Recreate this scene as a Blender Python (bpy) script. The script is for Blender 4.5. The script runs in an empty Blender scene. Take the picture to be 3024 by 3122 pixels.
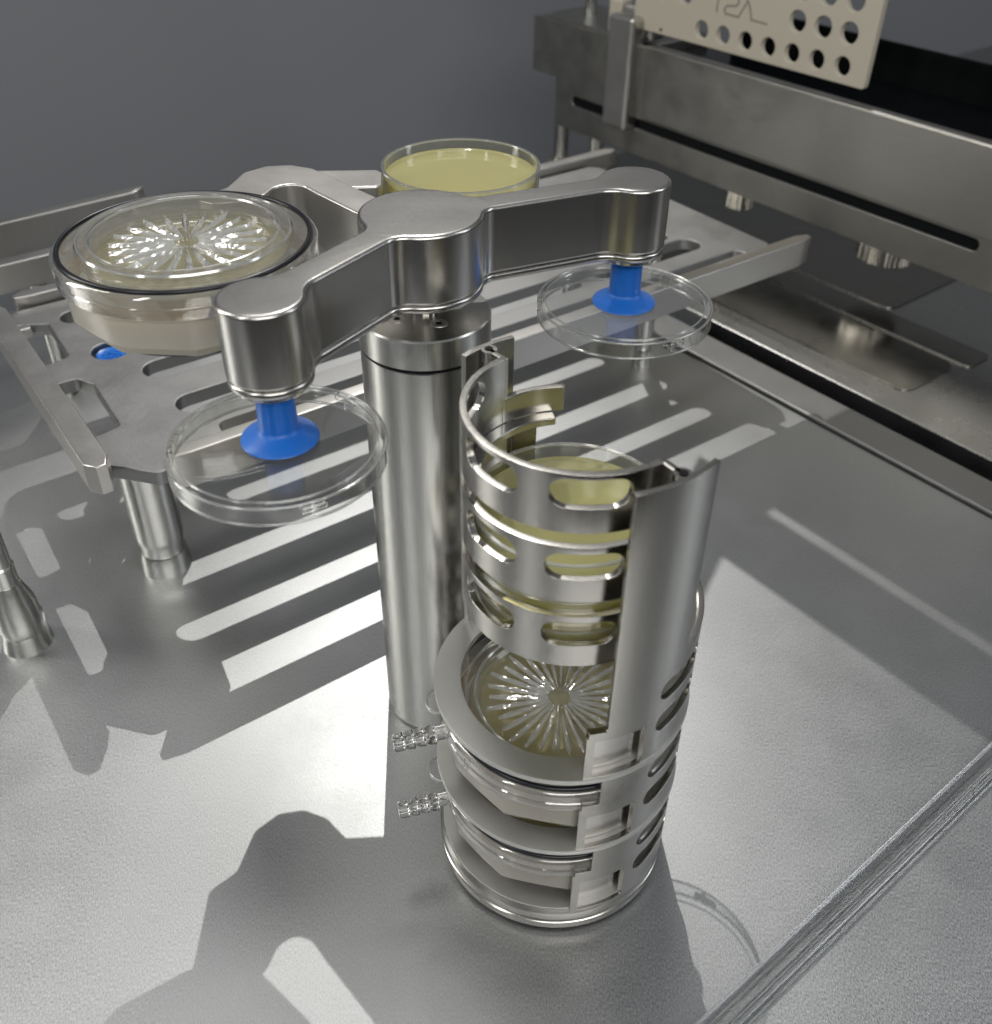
import bpy, bmesh, math, random
from mathutils import Vector, Matrix
random.seed(7)
SC = 0.001                      # everything below is written in millimetres
D2R = math.radians
scene = bpy.context.scene
COL = scene.collection
# ------------------------------------------------------------------ camera
CAMP = Vector((-31.84, -320.11, 475.46)); PITCH = 0.6527; ROLL = 0.01274
f_ = Vector((0, math.cos(PITCH), -math.sin(PITCH))); r_ = Vector((1, 0, 0)); u_ = r_.cross(f_)
r2 = r_*math.cos(ROLL)+u_*math.sin(ROLL); u2 = -r_*math.sin(ROLL)+u_*math.cos(ROLL)
cd = bpy.data.cameras.new('camera'); cam = bpy.data.objects.new('camera', cd); COL.objects.link(cam)
cam.matrix_world = Matrix(((r2.x, u2.x, -f_.x, CAMP.x*SC), (r2.y, u2.y, -f_.y, CAMP.y*SC), (r2.z, u2.z, -f_.z, CAMP.z*SC), (0, 0, 0, 1)))
cd.sensor_fit = 'HORIZONTAL'; cd.sensor_width = 36; cd.lens = 3030.6/3024*36
cd.shift_y = -64.6/3024; cd.clip_start = 0.01; cd.clip_end = 60
cd.dof.use_dof = True; cd.dof.focus_distance = 0.50; cd.dof.aperture_fstop = 11.0
scene.camera = cam
# ------------------------------------------------------------------ world, lamps, exposure
w = bpy.data.worlds.new('World'); scene.world = w; w.use_nodes = True
nt = w.node_tree; nt.nodes.clear()
wo = nt.nodes.new('ShaderNodeOutputWorld'); wb = nt.nodes.new('ShaderNodeBackground')
wb.inputs['Strength'].default_value = 0.45
tc = nt.nodes.new('ShaderNodeTexCoord'); sep = nt.nodes.new('ShaderNodeSeparateXYZ')
cr = nt.nodes.new('ShaderNodeValToRGB')
mr = nt.nodes.new('ShaderNodeMapRange'); mr.inputs['From Min'].default_value = -1; mr.inputs['From Max'].default_value = 1
nt.links.new(tc.outputs['Generated'], sep.inputs[0]); nt.links.new(sep.outputs['Z'], mr.inputs['Value'])
nt.links.new(mr.outputs[0], cr.inputs['Fac'])
e = cr.color_ramp.elements
e[0].position = 0.35; e[0].color = (0.03, 0.03, 0.033, 1)
e[1].position = 1.0; e[1].color = (0.42, 0.44, 0.47, 1)
x = cr.color_ramp.elements.new(0.56); x.color = (0.10, 0.102, 0.108, 1)
x = cr.color_ramp.elements.new(0.75); x.color = (0.26, 0.265, 0.275, 1)
nt.links.new(cr.outputs[0], wb.inputs['Color']); nt.links.new(wb.outputs[0], wo.inputs[0])

def look(o, p, t):
    p = Vector(p)*SC; t = Vector(t)*SC
    o.location = p; o.rotation_euler = (t-p).to_track_quat('-Z', 'Y').to_euler()
def spot(name, az, el, dist, power, target=(-20, 40, 60), size=60, rad=0.02, col=(1, .972, .925), blend=.4):
    l = bpy.data.lights.new(name, 'SPOT'); l.energy = power; l.spot_size = D2R(size); l.spot_blend = blend
    l.shadow_soft_size = rad; l.color = col
    o = bpy.data.objects.new(name, l); COL.objects.link(o)
    a = D2R(az); b = D2R(el); t = Vector(target)
    look(o, t+dist*Vector((math.cos(b)*math.cos(a), math.cos(b)*math.sin(a), math.sin(b))), t)
def area(name, pos, tgt, sx, sy, power, col=(1, 1, 1)):
    l = bpy.data.lights.new(name, 'AREA'); l.shape = 'RECTANGLE'; l.size = sx*SC; l.size_y = sy*SC; l.energy = power; l.color = col
    o = bpy.data.objects.new(name, l); COL.objects.link(o); look(o, pos, tgt)
KT = Vector((10, 240, 0)); ka, kb = D2R(95.4), D2R(50.0)
LPOS = KT+6000*Vector((math.cos(kb)*math.cos(ka), math.cos(kb)*math.sin(ka), math.sin(kb)))
spot('key_spot', 95.4, 50.0, 6000, 345, target=KT, rad=0.012, size=9.8, blend=.5)
area('panel_left', (-1500, 200, 900), (0, 0, 150), 260, 1500, 10, (1, .97, .9))  # area lamps added out of view as fill and for reflections in the metal
area('panel_front', (400, -1400, 1300), (0, 0, 100), 1500, 500, 14, (1, .97, .92))
area('panel_right', (1700, 100, 1300), (0, 0, 150), 300, 1300, 5, (.95, .98, 1))
area('panel_left_near', (-900, -900, 1200), (0, 0, 150), 120, 900, 4, (1, .98, .94))
area('panel_top', (-300, 900, 2200), (0, 100, 0), 900, 500, 6, (1, .98, .95))
scene.view_settings.view_transform = 'Standard'; scene.view_settings.look = 'None'
scene.view_settings.exposure = 0.22; scene.view_settings.gamma = 1.0; scene.view_settings.use_curve_mapping = False
scene.render.engine = 'CYCLES'
cy = scene.cycles
cy.max_bounces = 16; cy.transmission_bounces = 12; cy.transparent_max_bounces = 24; cy.glossy_bounces = 6; cy.diffuse_bounces = 3
cy.caustics_reflective = False; cy.caustics_refractive = False; cy.sample_clamp_indirect = 6.0; cy.blur_glossy = 0.4

# ------------------------------------------------------------------ materials
def new_mat(name):
    m = bpy.data.materials.new(name); m.use_nodes = True; t = m.node_tree
    return m, t, t.nodes['Principled BSDF'], t.nodes['Material Output']
def N(t, k): return t.nodes.new(k)
def steel(name, base=(.56, .55, .53), rough=.3, grain=0, gscale=700, brush=None, bump=.15, smudge=.06, aniso=0.0, rvar=.06):
    """grain: amount of fine speckle bump; brush: (sx,sy,sz) stretch for brushed lines"""
    m, t, b, out = new_mat(name)
    b.inputs['Metallic'].default_value = 1; b.inputs['Anisotropic'].default_value = aniso
    co = N(t, 'ShaderNodeTexCoord')
    big = N(t, 'ShaderNodeTexNoise'); big.inputs['Scale'].default_value = 22; big.inputs['Detail'].default_value = 5; big.inputs['Roughness'].default_value = .6
    t.links.new(co.outputs['Object'], big.inputs['Vector'])
    r = N(t, 'ShaderNodeMapRange'); r.inputs['To Min'].default_value = rough-rvar; r.inputs['To Max'].default_value = rough+rvar
    r.inputs['From Min'].default_value = .3; r.inputs['From Max'].default_value = .7
    t.links.new(big.outputs['Fac'], r.inputs['Value'])
    ramp = N(t, 'ShaderNodeMix'); ramp.data_type = 'RGBA'
    ramp.inputs['A'].default_value = (base[0]*(1-smudge), base[1]*(1-smudge), base[2]*(1-smudge), 1)
    ramp.inputs['B'].default_value = (min(1, base[0]*(1+smudge)), min(1, base[1]*(1+smudge)), min(1, base[2]*(1+smudge)), 1)
    t.links.new(big.outputs['Fac'], ramp.inputs['Factor'])
    rough_out = r.outputs[0]; col_out = ramp.outputs['Result']
    mp = N(t, 'ShaderNodeMapping'); t.links.new(co.outputs['Object'], mp.inputs['Vector'])
    mp.inputs['Scale'].default_value = brush if brush else (1, 1, 1)
    fn = N(t, 'ShaderNodeTexNoise'); fn.inputs['Scale'].default_value = gscale; fn.inputs['Detail'].default_value = 3; fn.inputs['Roughness'].default_value = .65
    t.links.new(mp.outputs[0], fn.inputs['Vector'])
    bp = N(t, 'ShaderNodeBump'); bp.inputs['Strength'].default_value = bump; bp.inputs['Distance'].default_value = 0.0004
    t.links.new(fn.outputs['Fac'], bp.inputs['Height']); t.links.new(bp.outputs[0], b.inputs['Normal'])
    if grain:
        mx = N(t, 'ShaderNodeMath'); mx.operation = 'MULTIPLY_ADD'; mx.inputs[1].default_value = grain; 
        mm = N(t, 'ShaderNodeMath'); mm.operation = 'SUBTRACT'; mm.inputs[1].default_value = .5
        t.links.new(fn.outputs['Fac'], mm.inputs[0]); t.links.new(mm.outputs[0], mx.inputs[0]); t.links.new(rough_out, mx.inputs[2])
        rough_out = mx.outputs[0]
        m2 = N(t, 'ShaderNodeMix'); m2.data_type = 'RGBA'; m2.blend_type = 'MULTIPLY'; m2.inputs['Factor'].default_value = 1
        rr = N(t, 'ShaderNodeMapRange'); rr.inputs['From Min'].default_value = .3; rr.inputs['From Max'].default_value = .7
        rr.inputs['To Min'].default_value = 1-grain*.6; rr.inputs['To Max'].default_value = 1+grain*.3
        t.links.new(fn.outputs['Fac'], rr.inputs['Value']); t.links.new(rr.outputs[0], m2.inputs['B']); t.links.new(col_out, m2.inputs['A'])
        col_out = m2.outputs['Result']
    t.links.new(rough_out, b.inputs['Roughness']); t.links.new(col_out, b.inputs['Base Color'])
    return m
def plain(name, col, rough=.5, metal=0.0, spec=.5, **kw):
    m, t, b, out = new_mat(name)
    b.inputs['Base Color'].default_value = (*col, 1); b.inputs['Roughness'].default_value = rough; b.inputs['Metallic'].default_value = metal
    for k_, v in kw.items(): b.inputs[k_.replace('_', ' ')].default_value = v
    return m
def clear(name, tint=(.97, .98, .97), rough=.03, ior=1.5, haze=0.0, hazecol=(.8, .8, .78), glossk=1.0, bump=0.0, tl_=.5):
    """thin clear plastic: transparent + fresnel gloss (+ a little milky haze)"""
    m, t, b, out = new_mat(name); t.nodes.remove(b)
    tr = N(t, 'ShaderNodeBsdfTransparent'); tr.inputs[0].default_value = (*tint, 1)
    gl = N(t, 'ShaderNodeBsdfGlossy'); gl.inputs['Roughness'].default_value = rough; gl.inputs['Color'].default_value = (1, 1, 1, 1)
    fr = N(t, 'ShaderNodeLayerWeight'); fr.inputs['Blend'].default_value = .5      # 1-|cos|, the same from both sides
    pw_ = N(t, 'ShaderNodeMath'); pw_.operation = 'POWER'; pw_.inputs[1].default_value = 4.2; t.links.new(fr.outputs['Facing'], pw_.inputs[0])
    f0 = ((ior-1)/(ior+1))**2
    mu = N(t, 'ShaderNodeMath'); mu.operation = 'MULTIPLY_ADD'; mu.inputs[1].default_value = glossk*(1-f0); mu.inputs[2].default_value = glossk*f0; mu.use_clamp = True
    t.links.new(pw_.outputs[0], mu.inputs[0])
    mx = N(t, 'ShaderNodeMixShader'); t.links.new(mu.outputs[0], mx.inputs[0]); t.links.new(gl.outputs[0], mx.inputs[2])
    if haze:
        df = N(t, 'ShaderNodeBsdfDiffuse'); df.inputs[0].default_value = (*hazecol, 1)
        ts = N(t, 'ShaderNodeBsdfTranslucent'); ts.inputs[0].default_value = (*hazecol, 1)
        ms = N(t, 'ShaderNodeMixShader'); ms.inputs[0].default_value = tl_; t.links.new(df.outputs[0], ms.inputs[1]); t.links.new(ts.outputs[0], ms.inputs[2])
        mh = N(t, 'ShaderNodeMixShader'); mh.inputs[0].default_value = haze; t.links.new(tr.outputs[0], mh.inputs[1]); t.links.new(ms.outputs[0], mh.inputs[2])
        t.links.new(mh.outputs[0], mx.inputs[1])
    else: t.links.new(tr.outputs[0], mx.inputs[1])
    if bump:
        no = N(t, 'ShaderNodeTexNoise'); no.inputs['Scale'].default_value = 90; bp = N(t, 'ShaderNodeBump'); bp.inputs['Strength'].default_value = bump; bp.inputs['Distance'].default_value = .002
        co = N(t, 'ShaderNodeTexCoord'); t.links.new(co.outputs['Object'], no.inputs[0])
        t.links.new(no.outputs['Fac'], bp.inputs['Height']); t.links.new(bp.outputs[0], gl.inputs['Normal']); t.links.new(bp.outputs[0], fr.inputs['Normal'])
    t.links.new(mx.outputs[0], out.inputs[0]); return m
def glass(name, col=(1, 1, 1), rough=0.0, ior=1.49):
    m, t, b, out = new_mat(name)
    b.inputs['Base Color'].default_value = (*col, 1); b.inputs['Roughness'].default_value = rough; b.inputs['IOR'].default_value = ior
    b.inputs['Transmission Weight'].default_value = 1
    return m

M = {}
M['table'] = steel('table_steel', (.49, .50, .505), .42, grain=.5, gscale=1500, bump=.15, smudge=.04, rvar=.03)
M['table'].node_tree.nodes['Mapping'].inputs['Scale'].default_value = (1.0, .45, 1)
M['worktop'] = steel('polished_worktop', (.46, .46, .45), .28, gscale=600, bump=.03, smudge=.05, rvar=.04)
M['brush_v'] = steel('turned_steel', (.53, .53, .51), .22, grain=.15, brush=(1, 1, .03), gscale=1200, bump=.07, rvar=.03)
M['brush_h'] = steel('brushed_steel', (.58, .57, .55), .26, grain=.035, brush=(1, 1, .02), gscale=700, bump=0.0, rvar=.01)
M['satin'] = steel('satin_steel', (.60, .585, .565), .33, grain=.12, gscale=1400, bump=.03, rvar=.03)
M['tray'] = steel('bead_blasted_steel', (.32, .32, .32), .45, grain=.15, gscale=800, bump=.2)
M['shelf'] = steel('shelf_steel', (.66, .66, .64), .48, grain=.1, gscale=1400, bump=.02, rvar=.03)
M['polish'] = steel('polished_steel', (.62, .60, .56), .13, gscale=300, bump=.03)
M['mag'] = steel('machined_steel', (.43, .42, .395), .21, grain=.12, brush=(1, 1, .25), gscale=900, bump=.015, rvar=.03)
M['dark_steel'] = steel('dark_brushed_steel', (.33, .325, .305), .38, grain=.1, brush=(.08, .08, 1), gscale=700, bump=.1)
M['black'] = plain('black_gap', (.003, .004, .005), .6, Specular_IOR_Level=.15)
M['blackgloss'] = plain('black_gloss', (.006, .008, .010), .12)
M['rubber'] = plain('black_rubber', (.008, .009, .014), .28)
M['blue'] = plain('blue_silicone', (.005, .135, .57), .38, Subsurface_Weight=.0, Sheen_Weight=.15)
M['blue_emb'] = plain('blue_silicone_embossed', (.008, .17, .66), .3)
M['clear'] = clear('clear_polystyrene', (.985, .99, .985), .04, 1.52, glossk=1.5)
M['clear_edge'] = clear('clear_polystyrene_rim', (.90, .91, .90), .12, 1.75, haze=.32, hazecol=(.93, .94, .93), glossk=2.6)
M['clearbase'] = clear('clear_sampler_plastic', (.93, .93, .91), .05, 1.6, haze=.2, hazecol=(.92, .92, .88), glossk=2.2)
M['milky'] = clear('milky_ring_plastic', (.88, .88, .86), .10, 1.5, haze=.16, hazecol=(.78, .78, .75))
M['frost'] = clear('frosted_body_plastic', (.9, .87, .8), .25, 1.45, haze=.93, hazecol=(1, .975, .90), tl_=.55)
M['glass'] = glass('clear_acrylic')
M['slit'] = clear('moulded_slit_plastic', (.90, .91, .90), .10, 1.9, haze=.5, hazecol=(.95, .96, .97), glossk=2.2, bump=.8)
M['smoke'] = clear('dark_clear_disc', (.45, .45, .45), .08, 1.6)
def agar(name, col, dens=.62):
    m = clear(name, (.96, .92, .68), .05, 1.36, haze=dens, hazecol=col); return m
M['agar'] = agar('agar_gel', (.94, .92, .52), .6)
M['agar_open'] = agar('agar_gel_open', (.96, .92, .50), .66)
M['agar2'] = agar('agar_gel_amber', (1, .93, .62), .8)
M['amber'] = clear('amber_plastic', (.9, .78, .55), .1, 1.5, haze=.25, hazecol=(.7, .52, .3))
M['wall'] = plain('grey_backdrop_paint', (.235, .25, .275), .85)
M['plate'] = plain('ivory_coated_plate', (.56, .52, .43), .5)
M['engrave'] = plain('engraved_ivory', (.25, .23, .19), .6)

# ------------------------------------------------------------------ mesh helpers
def finish(name, bm, mat, parent=None, smooth=True, bevel=0, seg=2, auto=35, loc=None, solid=None, off=0):
    bmesh.ops.recalc_face_normals(bm, faces=bm.faces)
    for v in bm.verts: v.co *= SC
    me = bpy.data.meshes.new(name); bm.to_mesh(me); bm.free()
    me.materials.append(M[mat] if isinstance(mat, str) else mat)
    if smooth:
        me.polygons.foreach_set('use_smooth', [True]*len(me.polygons))
    o = bpy.data.objects.new(name, me); COL.objects.link(o)
    if parent is not None: o.parent = parent
    if solid:
        s = o.modifiers.new('thickness', 'SOLIDIFY'); s.thickness = solid*SC; s.offset = off; s.use_even_offset = True
    if bevel:
        b = o.modifiers.new('bevel', 'BEVEL'); b.width = bevel*SC; b.segments = seg; b.limit_method = 'ANGLE'; b.angle_limit = D2R(auto); b.harden_normals = False
    if smooth:
        es = o.modifiers.new('split', 'EDGE_SPLIT'); es.split_angle = D2R(auto+ (8 if not bevel else 10)); es.use_edge_sharp = False
        wn = o.modifiers.new('flat_faces', 'WEIGHTED_NORMAL'); wn.weight = 80
    if loc: o.location = Vector(loc)*SC
    return o
def empty(name, loc, label=None, cat=None, group=None, rz=0):
    o = bpy.data.objects.new(name, None); COL.objects.link(o); o.location = Vector(loc)*SC; o.rotation_euler = (0, 0, D2R(rz))
    o.empty_display_size = .02
    tag(o, label, cat, group); return o
def tag(o, label=None, cat=None, group=None, kind=None):
    if label: o['label'] = label
    if cat: o['category'] = cat
    if group: o['group'] = group
    if kind: o['kind'] = kind
    return o
def lathe(prof, n=96, c=(0, 0), z0=0, closed=False, a0=0, a1=360):
    """prof: list of (r, z)"""
    bm = bmesh.new(); full = abs(a1-a0) >= 360; k = n if full else n+1
    rings = []
    for (r, z) in prof:
        if r < 1e-6: rings.append([bm.verts.new((c[0], c[1], z+z0))]); continue
        rings.append([bm.verts.new((c[0]+r*math.cos(D2R(a0+(a1-a0)*i/n)), c[1]+r*math.sin(D2R(a0+(a1-a0)*i/n)), z+z0)) for i in range(k)])
    pairs = list(zip(rings[:-1], rings[1:]))
    if closed: pairs.append((rings[-1], rings[0]))
    for A, B in pairs:
        for i in range(n):
            j = (i+1) % k if full else i+1
            if len(A) == 1 and len(B) == 1: continue
            if len(A) == 1: bm.faces.new((A[0], B[i], B[j]))
            elif len(B) == 1: bm.faces.new((A[i], A[j], B[0]))
            else: bm.faces.new((A[i], A[j], B[j], B[i]))
    if closed and not full:
        bm.faces.new([r[0] for r in rings]); bm.faces.new([r[-1] for r in rings][::-1])
    return bm
def ring(ro, ri, z0, z1, n=96, c=(0, 0), a0=0, a1=360):
    return lathe([(ri, z0), (ro, z0), (ro, z1), (ri, z1)], n, c, 0, True, a0, a1)
def box(x0, x1, y0, y1, z0, z1, bm=None):
    bm = bm or bmesh.new()
    v = [bm.verts.new(p) for p in ((x0, y0, z0), (x1, y0, z0), (x1, y1, z0), (x0, y1, z0), (x0, y0, z1), (x1, y0, z1), (x1, y1, z1), (x0, y1, z1))]
    for f in ((3, 2, 1, 0), (4, 5, 6, 7), (0, 1, 5, 4), (1, 2, 6, 5), (2, 3, 7, 6), (3, 0, 4, 7)): bm.faces.new([v[i] for i in f])
    return bm
def rounded(pts, r, seg=6):
    """round polygon corners: r single or per-point list"""
    out = []; n = len(pts)
    for i in range(n):
        p = Vector(pts[i]); a = Vector(pts[i-1]); b = Vector(pts[(i+1) % n]); rr = r[i] if isinstance(r, (list, tuple)) else r
        da = (a-p); db = (b-p)
        if rr <= 0 or da.length < 1e-6 or db.length < 1e-6: out.append(p); continue
        ang = da.angle(db)
        if ang > 3.05: out.append(p); continue
        t = min(rr/math.tan(ang/2), da.length*.48, db.length*.48); rr = t*math.tan(ang/2)
        da.normalize(); db.normalize(); p0 = p+da*t; p1 = p+db*t
        cc = p+(da+db).normalized()*(rr/math.sin(ang/2))
        v0 = p0-cc; v1 = p1-cc; tot = v0.angle(v1) if v0.length > 1e-9 and v1.length > 1e-9 else 0
        cross = v0.x*v1.y-v0.y*v1.x; s = 1 if cross > 0 else -1
        for q in range(seg+1):
            a_ = s*tot*q/seg; out.append(cc+Vector((v0.x*math.cos(a_)-v0.y*math.sin(a_), v0.x*math.sin(a_)+v0.y*math.cos(a_))))
    return [(p.x, p.y) for p in out]
def stadium(x0, x1, y, r, n=12):
    out = [(x1+r*math.cos(D2R(-90+180*i/n)), y+r*math.sin(D2R(-90+180*i/n))) for i in range(n+1)]
    out += [(x0+r*math.cos(D2R(90+180*i/n)), y+r*math.sin(D2R(90+180*i/n))) for i in range(n+1)]
    return out
def circle_pts(x, y, r, n=32): return [(x+r*math.cos(2*math.pi*i/n), y+r*math.sin(2*math.pi*i/n)) for i in range(n)]
def extrude(name, loops, z0, z1, mat, parent=None, bevel=0, loc=None, rz=0, seg=3, rot=None):
    """closed 2d outline (first) with holes (rest) -> solid with rounded edges, through a filled curve"""
    cu = bpy.data.curves.new(name+'_c', 'CURVE'); cu.dimensions = '2D'; cu.fill_mode = 'BOTH'
    h = (z1-z0)/2; cu.extrude = (h-bevel)*SC; cu.bevel_depth = bevel*SC; cu.bevel_resolution = seg; cu.offset = -bevel*SC
    for lp in loops:
        s = cu.splines.new('POLY'); s.points.add(len(lp)-1); s.use_cyclic_u = True
        for i, p in enumerate(lp): s.points[i].co = (p[0]*SC, p[1]*SC, 0, 1)
    tmp = bpy.data.objects.new(name+'_c', cu); COL.objects.link(tmp)
    dg = bpy.context.evaluated_depsgraph_get(); dg.update()
    me = bpy.data.meshes.new_from_object(tmp.evaluated_get(dg))
    bpy.data.objects.remove(tmp); bpy.data.curves.remove(cu)
    me.name = name
    me.transform(Matrix.Translation((0, 0, (z0+z1)/2*SC)))
    bm = bmesh.new(); bm.from_mesh(me); bmesh.ops.remove_doubles(bm, verts=bm.verts, dist=1e-6); bm.to_mesh(me); bm.free()
    me.materials.clear(); me.materials.append(M[mat] if isinstance(mat, str) else mat)
    me.polygons.foreach_set('use_smooth', [True]*len(me.polygons)); me.polygons.foreach_set('material_index', [0]*len(me.polygons))
    o = bpy.data.objects.new(name, me); COL.objects.link(o)
    if parent is not None: o.parent = parent
    es = o.modifiers.new('split', 'EDGE_SPLIT'); es.split_angle = D2R(32); es.use_edge_sharp = False
    wn = o.modifiers.new('flat_faces', 'WEIGHTED_NORMAL'); wn.weight = 80
    if loc: o.location = Vector(loc)*SC
    if rot: o.rotation_euler = rot
    elif rz: o.rotation_euler = (0, 0, D2R(rz))
    return o
def wall(name, R, th, t0, t1, z0, z1, holes, mat, parent, step=2.0, bevel=.25):
    """curved sheet R at angles t0..t1, heights z0..z1, less holes: ('r',ta,tb,za,zb) or ('s',tc,half,zc,r) stadium slots"""
    ts = {t0, t1}
    k = int((t1-t0)/step)
    for i in range(k+1): ts.add(t0+(t1-t0)*i/k)
    for h in holes:
        if h[0] == 'r': ts |= {h[1], h[2]}
        else:
            ra = math.degrees(h[4]/R); a, b = h[1]-h[2], h[1]+h[2]
            for q in (0, .09, .25, .5, 1.0): ts |= {a+ra*q, b-ra*q}
    ts = sorted(t for t in ts if t0-1e-6 <= t <= t1+1e-6)
    tt = [ts[0]]
    for t in ts[1:]:
        if t-tt[-1] > 1e-3: tt.append(t)
    ts = tt
    def ivals(t, side):
        iv = [(z0, z1)]
        tq = t+side*1e-4
        for h in holes:
            if h[0] == 'r':
                if not (h[1] < tq < h[2]): continue
                c = (h[3], h[4])
            else:
                a, b = h[1]-h[2], h[1]+h[2]
                if not (a < tq < b): continue
                ra = math.degrees(h[4]/R); d = min(t-a, b-t)
                d = max(0, d); hh = h[4] if d >= ra else h[4]*math.sqrt(max(0, 1-((ra-d)/ra)**2))
                c = (h[3]-hh, h[3]+hh)
            nv = []
            for (a_, b_) in iv:
                if c[1] <= a_ or c[0] >= b_: nv.append((a_, b_)); continue
                if c[0] >= a_+1e-6: nv.append((a_, c[0]))
                if c[1] <= b_-1e-6: nv.append((c[1], b_))
            iv = nv
        return sorted(iv)
    bm = bmesh.new(); cache = {}
    def V(i, z):
        k_ = (i, round(z, 3))
        if k_ not in cache: cache[k_] = bm.verts.new((R*math.cos(D2R(ts[i])), R*math.sin(D2R(ts[i])), z))
        return cache[k_]
    L = [ivals(t, -1) for t in ts]; Rr = [ivals(t, 1) for t in ts]
    Z = [sorted({round(z, 3) for p in (L[i] if i else [])+(Rr[i] if i < len(ts)-1 else []) for z in p}) for i in range(len(ts))]
    for i in range(len(ts)-1):
        for (a, b) in zip(Rr[i], L[i+1]):
            lo = [z for z in Z[i] if a[0]-1e-3 <= z <= a[1]+1e-3]; hi = [z for z in Z[i+1] if b[0]-1e-3 <= z <= b[1]+1e-3]
            vs = [V(i, z) for z in reversed(lo)]+[V(i+1, z) for z in hi]
            u = []
            for v in vs:
                if v not in u: u.append(v)
            if len(u) >= 3:
                try: bm.faces.new(u)
                except ValueError: pass
    bmesh.ops.remove_doubles(bm, verts=bm.verts, dist=.002)
    # give it thickness radially
    outer = list(bm.faces); bnd = [e_ for e_ in bm.edges if e_.is_boundary]; inn = {}
    for v in list(bm.verts):
        a_ = math.atan2(v.co.y, v.co.x); inn[v] = bm.verts.new(((R-th/2)*math.cos(a_), (R-th/2)*math.sin(a_), v.co.z))
    for f in outer: bm.faces.new([inn[v] for v in reversed(f.verts)])
    for e_ in bnd:
        a_, b_ = e_.verts; bm.faces.new((a_, b_, inn[b_], inn[a_]))
    for v in inn:
        a_ = math.atan2(v.co.y, v.co.x); v.co.x = (R+th/2)*math.cos(a_); v.co.y = (R+th/2)*math.sin(a_)
    bmesh.ops.dissolve_degenerate(bm, dist=.001, edges=bm.edges)
    return finish(name, bm, mat, parent, True, bevel, 2, 40)
def tube(path, r, n=12, bm=None):
    bm = bm or bmesh.new(); rings = []
    for i, p in enumerate(path):
        p = Vector(p); d = (Vector(path[min(i+1, len(path)-1)])-Vector(path[max(i-1, 0)])).normalized()
        s = d.cross(Vector((0, 0, 1))); s = s.normalized() if s.length > 1e-4 else Vector((1, 0, 0)); u = s.cross(d)
        rings.append([bm.verts.new(p+(s*math.cos(2*math.pi*j/n)+u*math.sin(2*math.pi*j/n))*r) for j in range(n)])
    for A, B in zip(rings[:-1], rings[1:]):
        for j in range(n): bm.faces.new((A[j], A[(j+1) % n], B[(j+1) % n], B[j]))
    bm.faces.new(rings[0][::-1]); bm.faces.new(rings[-1]); return bm
def lathe_x(prof, n=24):
    """lathe around x axis"""
    bm = lathe(prof, n); 
    for v in bm.verts: v.co = Vector((v.co.z, v.co.y, v.co.x))
    return bm

E1 = 36.0; EB = -51.5
def dirv(a): return Vector((math.cos(D2R(a)), math.sin(D2R(a))))

# ================================================================== THE SETTING
def line_x(p, a, q, b):
    """intersection of two lines (point, angle)"""
    d1 = dirv(a); d2 = dirv(b); p = Vector(p); q = Vector(q)
    t = ((q-p).x*d2.y-(q-p).y*d2.x)/(d1.x*d2.y-d1.y*d2.x); return p+d1*t
BACK = (49, 1052)
def poly_prism(name, pts, z0, z1, mat, parent=None, bevel=0):
    bm = bmesh.new(); a = [bm.verts.new((p[0], p[1], z0)) for p in pts]; b = [bm.verts.new((p[0], p[1], z1)) for p in pts]
    bm.faces.new(a[::-1]); bm.faces.new(b)
    for i in range(len(pts)): bm.faces.new((a[i], a[(i+1) % len(pts)], b[(i+1) % len(pts)], b[i]))
    return finish(name, bm, mat, parent, False, bevel, 2)
RE = (140, 535)                                    # a point of the table's right edge, which runs at EB
n2 = dirv(EB+90)
def off(p, d): return (Vector(p)+n2*d)
A0 = line_x(RE, EB, BACK, E1+2.5); 
tl = Vector(BACK)-dirv(E1+2.5)*1500
tb = [(tl.x, tl.y), (-1400, -700), (Vector(RE)+dirv(EB)*900)[:], A0[:]]
t = poly_prism('table_top', tb, -6, 0, 'table'); tag(t, kind='structure')
# raised flange along the right edge, black gap, polished worktop beyond
def strip(name, d0, d1, z0, z1, mat, parent=None, s0=None, s1=900, bevel=0):
    a = line_x(off(RE, d0), EB, BACK, E1+2.5) if s0 is None else off(RE, d0)+dirv(EB)*s0
    b = line_x(off(RE, d1), EB, BACK, E1+2.5) if s0 is None else off(RE, d1)+dirv(EB)*s0
    c = off(RE, d1)+dirv(EB)*s1; d = off(RE, d0)+dirv(EB)*s1
    return poly_prism(name, [a[:], d[:], c[:], b[:]], z0, z1, mat, parent, bevel)
fl = strip('table_flange', 2.5, 40.5, -6, 3.5, 'tray', bevel=1.2); tag(fl, kind='structure')
gp = strip('black_gap', 41, 90, -30, -26, 'black'); tag(gp, kind='structure')
wt = strip('worktop', 72, 1500, -26, 0, 'worktop', bevel=1.0); tag(wt, kind='structure')
# backdrop
wl = dirv(15); pw = Vector((0, 1500))
bmw = bmesh.new(); a = pw-wl*4000; b = pw+wl*4000; nn = dirv(105)*30
vv = [(a.x, a.y), (b.x, b.y), (b.x+nn.x, b.y+nn.y), (a.x+nn.x, a.y+nn.y)]
bmw.free(); wo_ = poly_prism('backdrop_wall', vv, -900, 330, 'wall'); tag(wo_, kind='structure')

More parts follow.
